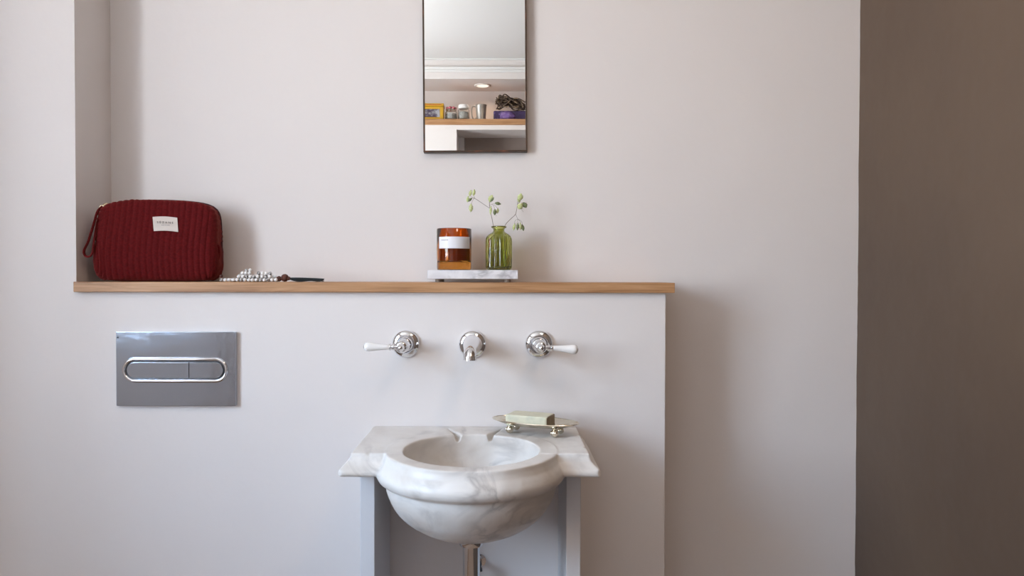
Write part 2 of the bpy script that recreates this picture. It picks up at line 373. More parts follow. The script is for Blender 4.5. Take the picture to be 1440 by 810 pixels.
# ------------------------------------------------------------------ marble basin
BX, BY, BZ = -0.0545, -0.207, 0.838
import numpy as np
def surface_nets(D, org, h):
    """quads of the zero surface of the field D (negative inside)"""
    ins = D < 0
    nx_, ny_, nz_ = D.shape
    c = [ins[i:nx_-1+i, j:ny_-1+j, k:nz_-1+k] for i in (0, 1) for j in (0, 1) for k in (0, 1)]
    cnt = sum(q.astype(np.int8) for q in c)
    act = (cnt > 0) & (cnt < 8)
    idx = -np.ones(act.shape, dtype=np.int64); ii = np.argwhere(act); idx[act] = np.arange(len(ii))
    acc = np.zeros((len(ii), 3)); num = np.zeros(len(ii))
    corners = [(i, j, k) for i in (0, 1) for j in (0, 1) for k in (0, 1)]
    val = {q: D[ii[:, 0]+q[0], ii[:, 1]+q[1], ii[:, 2]+q[2]] for q in corners}
    for q in corners:
        for ax in range(3):
            if q[ax] == 0:
                r = list(q); r[ax] = 1; r = tuple(r); a, b = val[q], val[r]
                m = (a < 0) != (b < 0); t = np.where(m, a/np.where(m, a-b, 1), 0)
                p = np.tile(np.array(q, float), (len(ii), 1)); p[:, ax] = t
                acc += p*m[:, None]; num += m
    P = (ii+acc/num[:, None])*h+np.array(org)
    quads = []
    for ax in range(3):
        sl0 = [slice(1, -1)]*3; sl1 = [slice(1, -1)]*3; sl0[ax] = slice(0, -1); sl1[ax] = slice(1, None)
        A_, B_ = ins[tuple(sl0)], ins[tuple(sl1)]
        e = np.argwhere(A_ != B_); fl = A_[A_ != B_]
        o = np.ones(3, int); o[ax] = 0; e = e+o
        u, v = [k for k in range(3) if k != ax]
        def g(du, dv):
            q = e.copy(); q[:, u] -= du; q[:, v] -= dv; return idx[q[:, 0], q[:, 1], q[:, 2]]
        Q = np.stack([g(0, 0), g(1, 0), g(1, 1), g(0, 1)], 1)
        if ax == 1: fl = ~fl
        Q[~fl] = Q[~fl][:, ::-1]; quads.append(Q)
    return P, np.concatenate(quads)
sx0, sx1, sy0 = -0.264, 0.152, -0.237
h_ = 0.0018
gx = np.arange(-0.300, 0.190, h_); gy = np.arange(-0.392, 0.012, h_); gz = np.arange(-0.176, 0.012, h_)
Xg, Yg, Zg = np.meshgrid(gx, gy, gz, indexing='ij')
so = np.array([(-0.060, 0.0), (-0.0385, 0.014), (-0.036, 0.0205), (-0.031, 0.0215), (-0.026, 0.019), (-0.021, 0.013), (-0.014, 0.006), (-0.007, 0.003), (-0.002, 0.002), (0.02, 0.0)])
off = np.interp(Zg, so[:, 0], so[:, 1])
slab = np.maximum.reduce([sx0-Xg-off, Xg-sx1-off, sy0-Yg-off, Zg, -0.0385-Zg])
op = np.array([(-0.0545, 0.1530), (-0.052, 0.1545), (-0.050, 0.161), (-0.046, 0.166), (-0.040, 0.1690), (-0.034, 0.1695), (-0.029, 0.1680), (-0.022, 0.1635), (-0.016, 0.1585), (-0.008, 0.1552), (0.0, 0.1538)])
Rg = np.sqrt((Xg-BX)**2+(Yg-BY)**2)
roll = np.maximum.reduce([Rg-np.interp(Zg, op[:, 0], op[:, 1]), Zg, -0.0535-Zg])
zq = np.minimum((Zg+0.050)/0.1090, 0)
under = np.maximum((np.sqrt((Rg/0.1535)**2+np.abs(zq)**2)-1)*0.11, Zg+0.02)
def smin(a, b, k): 
    q = np.clip(0.5+0.5*(b-a)/k, 0, 1); return b*(1-q)+a*q-k*q*(1-q)
Dg = smin(smin(roll, under, 0.0015), slab, 0.0035)
zi = np.minimum(Zg/0.122, 0)
inner = (((Rg/0.1212)**2.3+np.abs(zi)**2.3)**(1/2.3)-1)*0.11
for s_ in (-1, 1):   # pointed channels running from the slab into the bowl
    tip = Vector((BX+s_*0.056, -0.022)); inn = Vector((BX+s_*0.026, -0.105)); d_ = (inn-tip); ln = d_.length; d_.normalize()
    t_ = ((Xg-tip.x)*d_.x+(Yg-tip.y)*d_.y)/ln; sd = np.abs((Xg-tip.x)*-d_.y+(Yg-tip.y)*d_.x)
    dep = 0.0015+0.016*np.clip(t_, 0, 1.2)
    nt_ = np.maximum.reduce([sd-0.0085*np.clip(t_, 0, 1)*np.clip(1+Zg/dep, 0, 1)**0.45, -dep*0.9-Zg, (t_-1.15)*ln, -t_*ln])
    inner = np.minimum(inner, nt_)
inner = np.minimum(inner, np.maximum(np.sqrt((Xg-BX)**2+(Yg-BY)**2)-0.017, Zg+0.05))
for (x, y, z, r) in ((BX+0.035, BY-0.1545, 0, .0045), (BX+0.045, BY-0.152, 0.001, .0055), (BX-0.04, BY-0.1535, 0.001, .0045), (sx0+0.03, sy0-0.001, 0.001, .004), (sx1+0.0215, sy0-0.0215, -0.03, .006), (sx0-0.0215, sy0-0.0215, -0.032, .0055), (sx1+0.004, -0.19, 0.0, .005), (sx1+0.003, -0.08, 0.0, .004)):
    inner = np.minimum(inner, np.sqrt((Xg-x)**2+(Yg-y)**2+(Zg-z)**2)-r)
Dg = -smin(-Dg, inner, 0.003)
Dg = np.maximum(Dg, Yg+0.0008)
Pn, Qn = surface_nets(Dg, (gx[0], gy[0], gz[0]+BZ), h_)
del Xg, Yg, Zg, Rg, off, slab, roll, under, inner, Dg
me = bpy.data.meshes.new('bowl')
me.vertices.add(len(Pn)); me.vertices.foreach_set('co', Pn.ravel())
me.loops.add(Qn.size); me.loops.foreach_set('vertex_index', Qn.ravel().astype(np.int32))
me.polygons.add(len(Qn)); me.polygons.foreach_set('loop_start', np.arange(0, Qn.size, 4, dtype=np.int32)); 
me.update(calc_edges=True); me.validate()
bm = bmesh.new(); bm.from_mesh(me)
for _ in range(2): bmesh.ops.smooth_vert(bm, verts=bm.verts, factor=0.5, use_axis_x=True, use_axis_y=True, use_axis_z=True)
bmesh.ops.recalc_face_normals(bm, faces=bm.faces); bm.to_mesh(me); bm.free()
nv_ = len(me.vertices); co = np.zeros(nv_*3); me.vertices.foreach_get('co', co); co = co.reshape(-1, 3)
no = np.zeros(nv_*3); me.vertices.foreach_get('normal', no); no = no.reshape(-1, 3)
am = np.array([0.0 if c[1] > -0.006 else 0.0008*mnoise.noise(Vector(c)*16)+0.0004*mnoise.noise(Vector(c)*55) for c in co])
me.vertices.foreach_set('co', (co+no*am[:, None]).ravel()); me.update()
basin = thing('marble_basin', 'old carved white marble washbasin with round bowl and veined square slab', 'basin', (BX, BY, BZ-0.1645))
me.transform(Matrix.Translation(-basin.location)); me.materials.clear(); me.materials.append(M['basin_marble'])
body = bpy.data.objects.new('bowl', me); COL.objects.link(body); body.parent = basin
for p in me.polygons: p.use_smooth = True
dr = MB().lathe([(1e-5, -0.1215), (0.010, -0.1215), (0.016, -0.1195), (0.0215, -0.1185), (0.0225, -0.120), (0.0165, -0.124), (0.0165, -0.135), (1e-5, -0.135)], 32, (BX, BY, BZ))
obj('drain', dr, M['chrome'], basin, smooth=True)

# waste pipe under the basin
wp = thing('waste_pipe', 'chrome waste pipe running down from the underside of the marble basin', 'pipe', (BX, BY, 0.40))
zt = BZ-0.1565
obj('flange', MB().lathe([(0.0215, zt-0.016), (0.0225, zt-0.013), (0.0225, zt-0.004), (0.021, zt+0.001), (0.0165, zt+0.003)], 40, (BX, BY, 0)), M['chrome'], wp, smooth=True)
obj('downpipe', MB().lathe([(0.0155, zt-0.004), (0.0155, 0.50), (0.0155, 0.44)], 40, (BX, BY, 0)), M['chrome'], wp, smooth=True)
obj('bottle_trap', MB().lathe([(1e-5, 0.33), (0.026, 0.333), (0.031, 0.34), (0.031, 0.44), (0.027, 0.452), (0.019, 0.458), (0.019, 0.475), (0.0156, 0.478)], 40, (BX, BY, 0)), M['chrome'], wp, smooth=True)
obj('outlet_pipe', MB().lathe([(0.0155, 0.0), (0.0155, 0.18), (0.03, 0.181), (0.03, 0.187), (1e-5, 0.187)], 32, (BX, BY+0.02, 0.43), (0, 1, 0)), M['chrome'], wp, smooth=True)

# isolating valve behind the pipe
iv = thing('isolating_valve', 'small chrome valve with dark handle on the wall behind the waste pipe', 'valve', (-0.046, 0.0, 0.55))
pv = at(676, 797, -0.035)
obj('valve_body', MB().lathe([(0.014, 0.0), (0.014, 0.003), (0.006, 0.004), (0.006, 0.034), (0.0075, 0.035), (0.0075, 0.046), (1e-5, 0.047)], 24, (pv.x-0.004, 0.0, pv.z), (0, -1, 0)), M['chrome'], iv, smooth=True)
hd = MB(); hd.tube(smooth_path([at(674, 789, -0.045), at(676, 793, -0.048), at(675.5, 797, -0.048), at(677, 803, -0.045)], 4), [0.0022]*13, 8)
hd.sphere(at(674, 791.5, -0.048), 0.0032, 10); hd.sphere(at(676.2, 801, -0.047), 0.003, 10)
obj('handle', hd, M['gap'], iv, smooth=True)

# white painted stand: two side panels, rail at the wall
st = thing('basin_stand', 'white painted wooden stand with two side panels under the marble basin', 'stand', (BX, -0.1, 0.0))
pz = BZ-0.0390
obj('side_panel', MB().box((-0.2585, -0.19, 0), (-0.232, -0.001, pz)), M['paint'], st, bevel=0.0015)
obj('side_panel', MB().box((0.1180, -0.19, 0), (0.1445, -0.001, pz)), M['paint'], st, bevel=0.0015)
obj('back_rail', MB().box((-0.2318, -0.022, 0.02), (0.1178, -0.001, 0.13)), M['paint'], st, bevel=0.0015)

# ------------------------------------------------------------------ taps
def rosette(x, z, parent, r=0.0285):
    obj('wall_plate', MB().lathe([(r, 0.0), (r, 0.004), (r-0.0015, 0.0065), (r-0.006, 0.0095), (r-0.0095, 0.0105), (r-0.0105, 0.0085), (r-0.0125, 0.0095), (r-0.0145, 0.014), (r-0.0165, 0.0165), (1e-5, 0.017)], 48, (x, -0.0005, z), (0, -1, 0)), M['chrome'], parent, smooth=True, angle=60)
def lever_tap(px, py, s, droop, label):
    c = at(px, py, 0.0); x, z = c.x, c.z
    t = thing('lever_tap', label, 'tap', (x, 0.0, z-0.0285))
    rosette(x, z, t)
    obj('spindle', MB().lathe([(0.0135, 0.0), (0.0135, 0.028), (0.0125, 0.033), (0.0095, 0.036), (0.0095, 0.044), (0.0115, 0.047), (0.0125, 0.052), (0.0115, 0.058), (0.0085, 0.061), (1e-5, 0.062)], 40, (x, -0.016, z), (0, -1, 0)), M['chrome'], t, smooth=True, angle=60)
    obj('finial', MB().lathe([(0.0072, 0.0), (0.0078, 0.003), (0.0068, 0.007), (0.0050, 0.011), (0.0056, 0.014), (0.0046, 0.0175), (1e-5, 0.019)], 32, (x, -0.077, z), (0, -1, 0)), M['chrome'], t, smooth=True, angle=60)
    yl = -0.071; d = Vector((s*math.cos(droop), 0, -math.sin(droop)))
    o0 = Vector((x, yl, z))
    obj('lever_arm', MB().lathe([(0.0048, 0.006), (0.0048, 0.0135), (0.0068, 0.0145), (0.0068, 0.0175), (0.005, 0.0185), (0.005, 0.0205), (0.0066, 0.0212), (0.0066, 0.0235), (1e-5, 0.0237)], 24, o0, d), M['chrome'], t, smooth=True)
    obj('porcelain_grip', MB().lathe([(1e-5, 0.0225), (0.0052, 0.0228), (0.0053, 0.030), (0.0060, 0.040), (0.0075, 0.052), (0.0088, 0.060), (0.0094, 0.065), (0.0088, 0.0700), (0.0062, 0.0728), (1e-5, 0.0733)], 32, o0, d), M['porcelain'], t, smooth=True, angle=180)
    obj('end_cap', MB().lathe([(0.0045, 0.0718), (0.0042, 0.0738), (0.0025, 0.0752), (1e-5, 0.0756)], 24, o0, d), M['chrome'], t, smooth=True)
lever_tap(571.0, 483.6, -1, math.radians(-0.5), 'chrome wall tap with white porcelain lever pointing left, left of the spout')
lever_tap(757.8, 483.8, 1, math.radians(3.5), 'chrome wall tap with white porcelain lever pointing right, right of the spout')
c = at(664.6, 484.2, 0.0); x, z = c.x, c.z
t = thing('tap_spout', 'short curved chrome wall spout above the basin between two lever taps', 'spout', (x, 0, z-0.0285))
rosette(x, z, t)
path = smooth_path([(x, -0.012, z+0.001), (x, -0.03, z+0.001), (x, -0.06, z+0.0005), (x, -0.09, z-0.0005), (x, -0.108, z-0.002), (x, -0.122, z-0.0065), (x, -0.1275, z-0.0135), (x, -0.1285, z-0.0165)], 6)
nn = len(path); rad = [0.0122+0.0085*(1-min(1, max(0, (i/nn-0.12)/0.42)))**1.2 for i in range(nn)]
obj('spout_arm', MB().tube(path, rad, 32), M['chrome'], t, smooth=True)
e = path[-1]; obj('aerator', MB().lathe([(0.0122, -0.001), (0.0125, 0.0), (0.0125, 0.0025), (0.0112, 0.003), (0.0095, 0.003), (0.0095, 0.001), (1e-5, 0.001)], 32, e, (0, -0.08, -1)), M['chrome'], t, smooth=True)

# ------------------------------------------------------------------ flush plate
px0, px1, pz0, pz1 = -0.7955, -0.5490, 0.8805, 1.0337
t = thing('flush_plate', 'rectangular grey metal toilet flush plate on the wall below the red bag', 'flush plate', ((px0+px1)/2, 0, pz0))
cx, cz = (px0+px1)/2, (pz0+pz1)/2
obj('plate', MB().box((px0, -0.0105, pz0), (px1, -0.0003, pz1)), M['plate'], t, bevel=0.0008)
def stadium(cx, cz, hw, hh, n=14):
    pts = []
    for k in range(n+1):
        a = PI/2-PI*k/n; pts.append((cx+hw-hh+hh*math.cos(a), cz+hh*math.sin(a)))
    for k in range(n+1):
        a = -PI/2-PI*k/n; pts.append((cx-hw+hh+hh*math.cos(a), cz+hh*math.sin(a)))
    return pts
rcz = at(250, 519.5, 0).z; rcx = at(249.8, 519.5, 0).x
ring = stadium(rcx, rcz, 0.1055, 0.0225)
obj('ring', MB().tube([(a, -0.0115, b) for a, b in ring], 0.0036, 12, closed=True), M['chrome'], t, smooth=True)
def plate_from(pts, ya, yb):
    n = len(pts); m = MB(); m.add([(a, ya, b) for a, b in pts]+[(a, yb, b) for a, b in pts], [tuple(range(n)), tuple(range(2*n-1, n-1, -1))]+[(i, (i+1)%n, n+(i+1)%n, n+i) for i in range(n)]); return m
inner = stadium(rcx, rcz, 0.1015, 0.0185)
obj('button_recess', plate_from(inner, -0.0112, -0.0100), M['gap'], t)
sp = at(269.5, 519, 0).x; bt = stadium(rcx, rcz, 0.0990, 0.0162)
L_ = [(min(a, sp-0.0006), b) for a, b in bt]; R_ = [(max(a, sp+0.0006), b) for a, b in bt]
def dedupe(p):
    out = []
    for q in p:
        if not out or (abs(q[0]-out[-1][0])+abs(q[1]-out[-1][1])) > 1e-5: out.append(q)
    return out
Lp = [q for q in bt if q[0] < sp]; Lp = [(sp-0.0006, rcz-0.0162)]+[q for q in Lp if True]+[(sp-0.0006, rcz+0.0162)]
Rp = [(sp+0.0006, rcz+0.0162)]+[q for q in bt if q[0] > sp]+[(sp+0.0006, rcz-0.0162)]
obj('flush_button', plate_from(dedupe(Lp), -0.0135, -0.0105), M['plate'], t, bevel=0.0006)
obj('flush_button', plate_from(dedupe(Rp), -0.0135, -0.0105), M['plate'], t, bevel=0.0006)
sc_ = at(168.6, 474, 0); obj('screw', MB().lathe([(0.0016, 0), (0.0016, 0.0012), (1e-5, 0.0014)], 12, (sc_.x+0.001, -0.0105, sc_.z), (0, -1, 0)), M['gap'], t)

# ------------------------------------------------------------------ mirror
mx0, mx1 = -0.1758, 0.0560; mz0 = 1.4262; mz1 = 1.98; MYF = 0.124
t = thing('wall_mirror', 'narrow rectangular mirror in a thin aged bronze frame on the white wall', 'mirror', ((mx0+mx1)/2, YB, mz0))
t.rotation_euler = (0, math.radians(-0.45), 0)
w_, h_ = mx1-mx0, mz1-mz0; fr = 0.0038
f = MB(); ya, yb = MYF-YB-0.002, -0.0005
f.box((-w_/2, ya, 0), (-w_/2+fr, yb, h_)); f.box((w_/2-fr, ya, 0), (w_/2, yb, h_)); f.box((-w_/2+fr, ya, 0), (w_/2-fr, yb, fr)); f.box((-w_/2+fr, ya, h_-fr), (w_/2-fr, yb, h_))
obj('frame', f, M['bronze'], t, local=True, bevel=0.0006)
obj('mirror_glass', MB().box((-w_/2+fr, MYF-YB, fr), (w_/2-fr, -0.002, h_-fr)), M['mirror'], t, local=True)

# ------------------------------------------------------------------ red velvet toiletry bag
BW, BD, BH = 0.1235, 0.041, 0.1695
bag = thing('toiletry_bag', 'dark red quilted velvet toiletry bag with cream label at the left end of the shelf', 'bag', (-0.7385, 0.066, SH+0.0005), math.radians(8))
def bag_point(u, v, w):
    """u,v,w in -1..1 on the surface of a cube -> surface of the padded bag"""
    p = 7.0
    s_ = (abs(u)**p+abs(w)**p)**(1/p)
    nrm = max((s_**p+abs(v)**p)**(1/p), 1e-6)
    u2, v2, w2 = u/nrm, v/nrm, w/nrm
    zz = (w2+1)/2
    taper = 1.0-0.50*max(0, zz-0.25)**1.7
    x = u2*BW; y = v2*BD*taper
    z = zz*BH
    # leaning shoulders: the top falls away to the right, left side pulled in near the zip
    if zz > 0.5: z -= 0.0045*max(0, u2)**2*(zz-0.5)*2+0.006*max(0, -u2)**3*(zz-0.5)*2
    z += 0.004*(1-u2*u2)*zz
    if u2 < 0: x += 0.010*(-u2)*max(0, zz-0.35)
    if u2 > 0: x -= 0.004*u2*max(0, zz-0.55)
    return Vector((x, y, max(z, 0.0)))
nx, ny, nz = 150, 40, 70
bm = bmesh.new(); cache = {}
def cv(i, j, k):
    key = (i, j, k)
    if key in cache: return cache[key]
    f_ = lambda a: math.sin(a*PI/2)*0.35+a*0.65
    u, v, w_ = f_(2*i/nx-1), f_(2*j/ny-1), f_(2*k/nz-1)
    P = bag_point(u, v, w_)
    # channels stitched in the cloth
    ax = (abs(v) ** 8); 
    n = Vector((u**5/BW, v**5/BD, w_**5/BH)); n.normalize()
    side = min(1, max(0, (abs(n.x)-0.25)/0.4)); face = min(1, abs(n.y)*1.6)
    side = max(side, min(1, max(0, (-u-0.86)/0.06)))
    ph = P.x/0.0118+0.25*math.sin(P.z*30)
    chan = abs(math.sin(ph*PI/1.0))**0.6
    amp = 0.0024*face*(1-side)
    d = amp*chan + 0.0009*mnoise.noise(P*55) + 0.0016*mnoise.noise(P*22)
    # ruching near the ends: horizontal above, upright pleats below
    if side > 0:
        if P.z > 0.085: d += side*0.0020*abs(math.sin(P.z*PI/0.0105+6*P.y))**0.7
        else: d += side*0.0034*abs(math.sin((P.y*1.0+P.x*1.1)*PI/0.0075+P.z*10))**0.8*min(1, (0.085-P.z)/0.02)
    bottom = 0 if P.z < 0.004 else 1
    vtx = bm.verts.new(P+n*d*bottom); cache[key] = vtx; return vtx
def quad(a, b, c, d_):
    try: bm.faces.new((a, b, c, d_))
    except ValueError: pass
for i in range(nx):
    for k in range(nz):
        for j in (0, ny): quad(cv(i,j,k), cv(i+1,j,k), cv(i+1,j,k+1), cv(i,j,k+1))
    for j in range(ny):
        for k in (0, nz): quad(cv(i,j,k), cv(i+1,j,k), cv(i+1,j+1,k), cv(i,j+1,k))
for j in range(ny):
    for k in range(nz):
        for i in (0, nx): quad(cv(i,j,k), cv(i,j+1,k), cv(i,j+1,k+1), cv(i,j,k+1))
obj('bag_body', bm, M['velvet'], bag, smooth=True, local=True, angle=180)
# zip along the top, down both ends
zp = []
for k in range(0, 61):
    a = k/60; 
    th = PI*1.16-(PI*1.32)*a
    u, w_ = math.cos(th), math.sin(th); q = max(abs(u), abs(w_)); u /= q; w_ /= q
    P = bag_point(u, 0.30, w_); zp.append(Vector((P.x, P.y, P.z))+Vector((u*0.0015, 0, max(w_, 0)*0.0012)))
obj('zip', MB().tube(zp, 0.0024, 8), M['zip'], bag, smooth=True, local=True)
mt = bag.location; Rinv = Matrix.Rotation(-math.radians(8), 3, 'Z')
def loc(px, py, Y): return Rinv @ (at(px, py, Y)-bag.location)
pu = MB(); a_ = loc(150.5, 286.5, 0.055); b_ = loc(143, 291.5, 0.040)
pu.tube([a_, (a_+b_)/2+Vector((0, -0.001, 0.001)), b_], [0.0022, 0.0028, 0.0020], 10)
pu.tube([b_+Vector((0.004*math.cos(q), 0.0, 0.004*math.sin(q))) for q in [2*PI*k/16 for k in range(16)]], 0.0008, 6, closed=True)
obj('zip_puller', pu, M['gold'], bag, smooth=True, local=True)
lp = smooth_path([loc(144, 291, .036), loc(137, 298, .022), loc(131, 318, .010), loc(124, 340, .006), loc(118.5, 352, .005), loc(119.5, 359, .005), loc(125, 361, .006), loc(129.5, 356, .008), loc(132, 340, .012), loc(136, 315, .020), loc(141, 298, .030)], 6)
obj('wrist_strap', MB().tube(lp, 0.0032, 10, flat=0.6), M['velvet'], bag, smooth=True, local=True)
# side tab at the right end
tb = MB(); pr = bag_point(1, -0.3, 0.05)
tb.tube(smooth_path([(pr.x-0.004, pr.y-0.008, 0.078), (pr.x+0.002, pr.y-0.008, 0.074), (pr.x+0.0015, pr.y-0.006, 0.055), (pr.x-0.003, pr.y-0.004, 0.04)], 5), [0.004]*16, 10, flat=1.0)
obj('side_tab', tb, M['velvet'], bag, smooth=True, local=True)
# cream woven label
def lab(u, v): # u 0..1 across, v 0..1 up; sits proud of the front
    P = loc(214.6+34.4*u+2.0*(1-v), 325.0-20*v+1.2*u, 0.0)
    k = P.x/BW; zz = P.z/BH
    return P
lbm = MB(); nu, nv = 16, 8; vs = []
def lab_y(x, z):
    u = x/BW; w_ = 2*z/BH-1
    return bag_point(u, -1, w_).y-0.0046
for j in range(nv+1):
    for i in range(nu+1):
        P = lab(i/nu, j/nv); P2 = P
        for _ in range(3):
            wx = bag.matrix_world
            Y = (Matrix.Rotation(math.radians(8), 3, 'Z') @ Vector((P2.x, lab_y(P2.x, P2.z), 0))).y+bag.location.y
            P2 = loc(214.6+34.4*(i/nu)+1.6*(1-j/nv), 325.0-20*(j/nv)+1.2*(i/nu)-1.2*math.sin(PI*i/nu), Y)
        vs.append(P2)
fs = [(j*(nu+1)+i, j*(nu+1)+i+1, (j+1)*(nu+1)+i+1, (j+1)*(nu+1)+i) for j in range(nv) for i in range(nu)]
off = Vector((0, 0.0012, 0)); n_ = len(vs)
edge = [i for i in range(nu+1)]+[j*(nu+1)+nu for j in range(1, nv+1)]+[nv*(nu+1)+i for i in range(nu-1, -1, -1)]+[j*(nu+1) for j in range(nv-1, 0, -1)]
fs2 = [(edge[i], edge[(i+1)%len(edge)], n_+edge[(i+1)%len(edge)], n_+edge[i]) for i in range(len(edge))]
lbm.add(vs+[p+off for p in vs], fs+[tuple(n_+q for q in f_) for f_ in fs]+fs2)
lab_o = obj('brand_label', lbm, M['cloth_label'], bag, smooth=True, local=True); lab_o['label'] = 'cream cotton label with small black lettering'
LF = [vs[j*(nu+1)+i] for j in (0, nv) for i in (0, nu)]
def text_obj(name, s, size, origin, right, up, material, parent, spacing=1.0, ext=0.00012):
    cu = bpy.data.curves.new('t', 'FONT'); cu.body = s; cu.size = size; cu.align_x = 'CENTER'; cu.align_y = 'CENTER'; cu.space_character = spacing; cu.extrude = ext; cu.resolution_u = 3
    to = bpy.data.objects.new('t', cu); COL.objects.link(to)
    me = bpy.data.meshes.new_from_object(to.evaluated_get(bpy.context.evaluated_depsgraph_get())); bpy.data.objects.remove(to)
    r = Vector(right).normalized(); u = Vector(up).normalized(); n = r.cross(u)
    me.transform(Matrix(((r.x, u.x, n.x, origin[0]), (r.y, u.y, n.y, origin[1]), (r.z, u.z, n.z, origin[2]), (0,0,0,1))))
    me.materials.clear(); me.materials.append(material)
    o = bpy.data.objects.new(name, me); COL.objects.link(o); o.parent = parent; return o
ctr = vs[(nv//2)*(nu+1)+nu//2]; rt = vs[(nv//2)*(nu+1)+nu-3]-vs[(nv//2)*(nu+1)+3]; upv = vs[nv*(nu+1)+nu//2]-vs[nu//2]
nrm_ = rt.normalized().cross(upv.normalized())
bpy.context.view_layer.update()
text_obj('lettering', 'SÉZANE', 0.0062, ctr+nrm_*0.0011+upv*0.06, rt, upv, M['ink'], lab_o, 1.7)
sm = MB()
for k, (a0, a1) in enumerate(((-0.0085, -0.002), (-0.001, 0.0015), (0.0025, 0.0085))):
    r_, u_ = rt.normalized(), upv.normalized(); o_ = ctr+nrm_*0.0006-upv*0.13
    sm.add([o_+r_*a0, o_+r_*a1, o_+r_*a1+u_*0.0011, o_+r_*a0+u_*0.0011], [(0,1,2,3)])
obj('small_print', sm, M['grey_ink'], lab_o, local=True)

# ------------------------------------------------------------------ bead necklace with tassel
nk = thing('bead_necklace', 'white and grey bead necklace with dark tassel coiled on the shelf beside the red bag', 'necklace', (-0.52, 0.03, SH))
rb = 0.0039; bead_src = {}
def bead(p, r, m, name='bead'):
    key = (name, m, round(r, 5))
    if key not in bead_src:
        bead_src[key] = obj(name, MB().sphere((0, 0, 0), r, 12), M[m], nk, smooth=True, local=True, angle=180); o = bead_src[key]
    else:
        o = bead_src[key].copy(); COL.objects.link(o); o.parent = nk
    o.location = p-nk.location; o.rotation_euler = (random.random()*3, random.random()*3, random.random()*3)
    return o
strand = []
def run(pts):
    q = smooth_path(pts, 30); acc = 0; last = q[0]; out = [last]
    for p in q[1:]:
        if (p-out[-1]).length >= 2*rb*0.99: out.append(p)
    return out
g = SH+rb
A = lambda px, y, h=0: Vector((at(px, 390, y).x, y, g+h))
strand += run([A(311.5, .014), A(330, .0125), A(352, .012), A(375, .012), A(391, .013)])
strand += run([A(390, .0215), A(372, .0205), A(350, .0215), A(333, .024), A(318, .030), A(326, .038), A(350, .035), A(372, .031), A(388, .030)])
strand += run([A(336, .017, .0072), A(350, .0165, .0070), A(366, .0165, .0072), A(384, .0165, .0070)])
strand += run([A(386, .0250, .0068), A(370, .0255, .0070), A(352, .0260, .0072), A(334, .027, .0080)])
strand += run([A(341, .021, .0142), A(349, .0205, .0145), A(356, .021, .0138)])
strand += run([A(364, .0205, .0138), A(372, .0210, .0140), A(381, .0205, .0136)])
bead_top = A(352, .0235, .0205); strand.append(bead_top); strand.append(A(346.5, .0235, .0200))
for i, p in enumerate(strand):
    p = p+Vector((random.uniform(-.0004, .0004), random.uniform(-.0004, .0004), random.uniform(0, .0006)))
    bead(p, rb, 'bead_grey' if (i*7) % 5 == 0 or random.random() < 0.14 else 'bead')
bead(Vector((at(311, 387, .028).x, .028, SH+.012)), 0.0038, 'brown_bead', 'brown_bead')
for px, r, y in ((392.5, .0058, .0185), (400.5, .0082, .019), (406, .0042, .019)):
    zc = SH+r+0.001 if r < 0.008 else SH+r+0.0005
    if px > 405: zc = SH+0.0075
    bead(Vector((at(px, 390, y).x, y, zc)), r, 'brown_bead', 'brown_bead')
ts = MB(); a0 = Vector((at(408, 390, .019).x, .019, SH+.0070))
for k in range(70):
    ang = random.uniform(0, 2*PI); rr = math.sqrt(random.random()); L_end = at(random.uniform(443, 456), 390, .019).x-a0.x
    e = a0+Vector((L_end, rr*math.cos(ang)*0.011+0.001, -.0058+abs(rr*math.sin(ang))*0.0058))
    md = a0+Vector((L_end*0.38, rr*math.cos(ang)*0.0065, -.0022+rr*math.sin(ang)*0.0042))
    st_ = a0+Vector((0, rr*math.cos(ang)*0.002, rr*math.sin(ang)*0.002))
    ts.tube(smooth_path([st_, md, e], 6), 0.00055, 5)
obj('tassel', ts, M['tassel'], nk, smooth=True)

# ------------------------------------------------------------------ marble tray
TX0, TX1, TY0, TY1, TT, TB = -0.1565, 0.0335, 0.016, 0.122, 1.1622, 1.1432
t = thing('marble_tray', 'small white marble tray on round feet holding the candle and green vase', 'tray', ((TX0+TX1)/2, (TY0+TY1)/2, SH))
obj('slab', MB().box((TX0, TY0, TB), (TX1, TY1, TT)), M['tray_marble'], t, bevel=0.0012)
for x in (TX0+0.022, TX1-0.022):
    for y in (TY0+0.016, TY1-0.018):
        obj('foot', MB().lathe([(0.0058, SH), (0.0066, SH+0.001), (0.0066, TB)], 20, (x, y, 0)), M['foot'], t, smooth=True)

# ------------------------------------------------------------------ amber candle
cY = 0.066; c = at(638.6, 380, cY); CX = c.x; ct = TT+0.0003
t = thing('candle_jar', 'amber glass candle with a white paper label standing on the marble tray', 'candle', (CX, cY, ct))
R_ = 0.0375; H = 0.0888; wth = 0.0026; Bt = 0.0165
gp = [(1e-5, 0), (R_-0.0030, 0), (R_-0.0012, 0.0012), (R_-0.0004, 0.004), (R_, 0.05), (R_, H-0.001), (R_-0.0008, H), (R_-wth+0.0005, H), (R_-wth, H-0.001), (R_-wth-0.0002, Bt+0.003), (R_-wth-0.003, Bt), (1e-5, Bt)]
obj('glass', MB().lathe(gp, 72, (0,0,0)), M['amber'], t, smooth=True, local=True)
wz = 0.049
obj('wax', MB().lathe([(1e-5, Bt+0.0004), (R_-wth-0.0036, Bt+0.0004), (R_-wth-0.0006, Bt+0.0036), (R_-wth-0.0006, wz), (R_-wth-0.002, wz-0.0007), (1e-5, wz-0.001)], 64), M['wax'], t, smooth=True, local=True)
obj('wick', MB().tube([(0,0,wz-0.002), (0,0,wz+0.006), (0.001,0,wz+0.011)], 0.0009, 8), M['ink'], t, smooth=True, local=True)
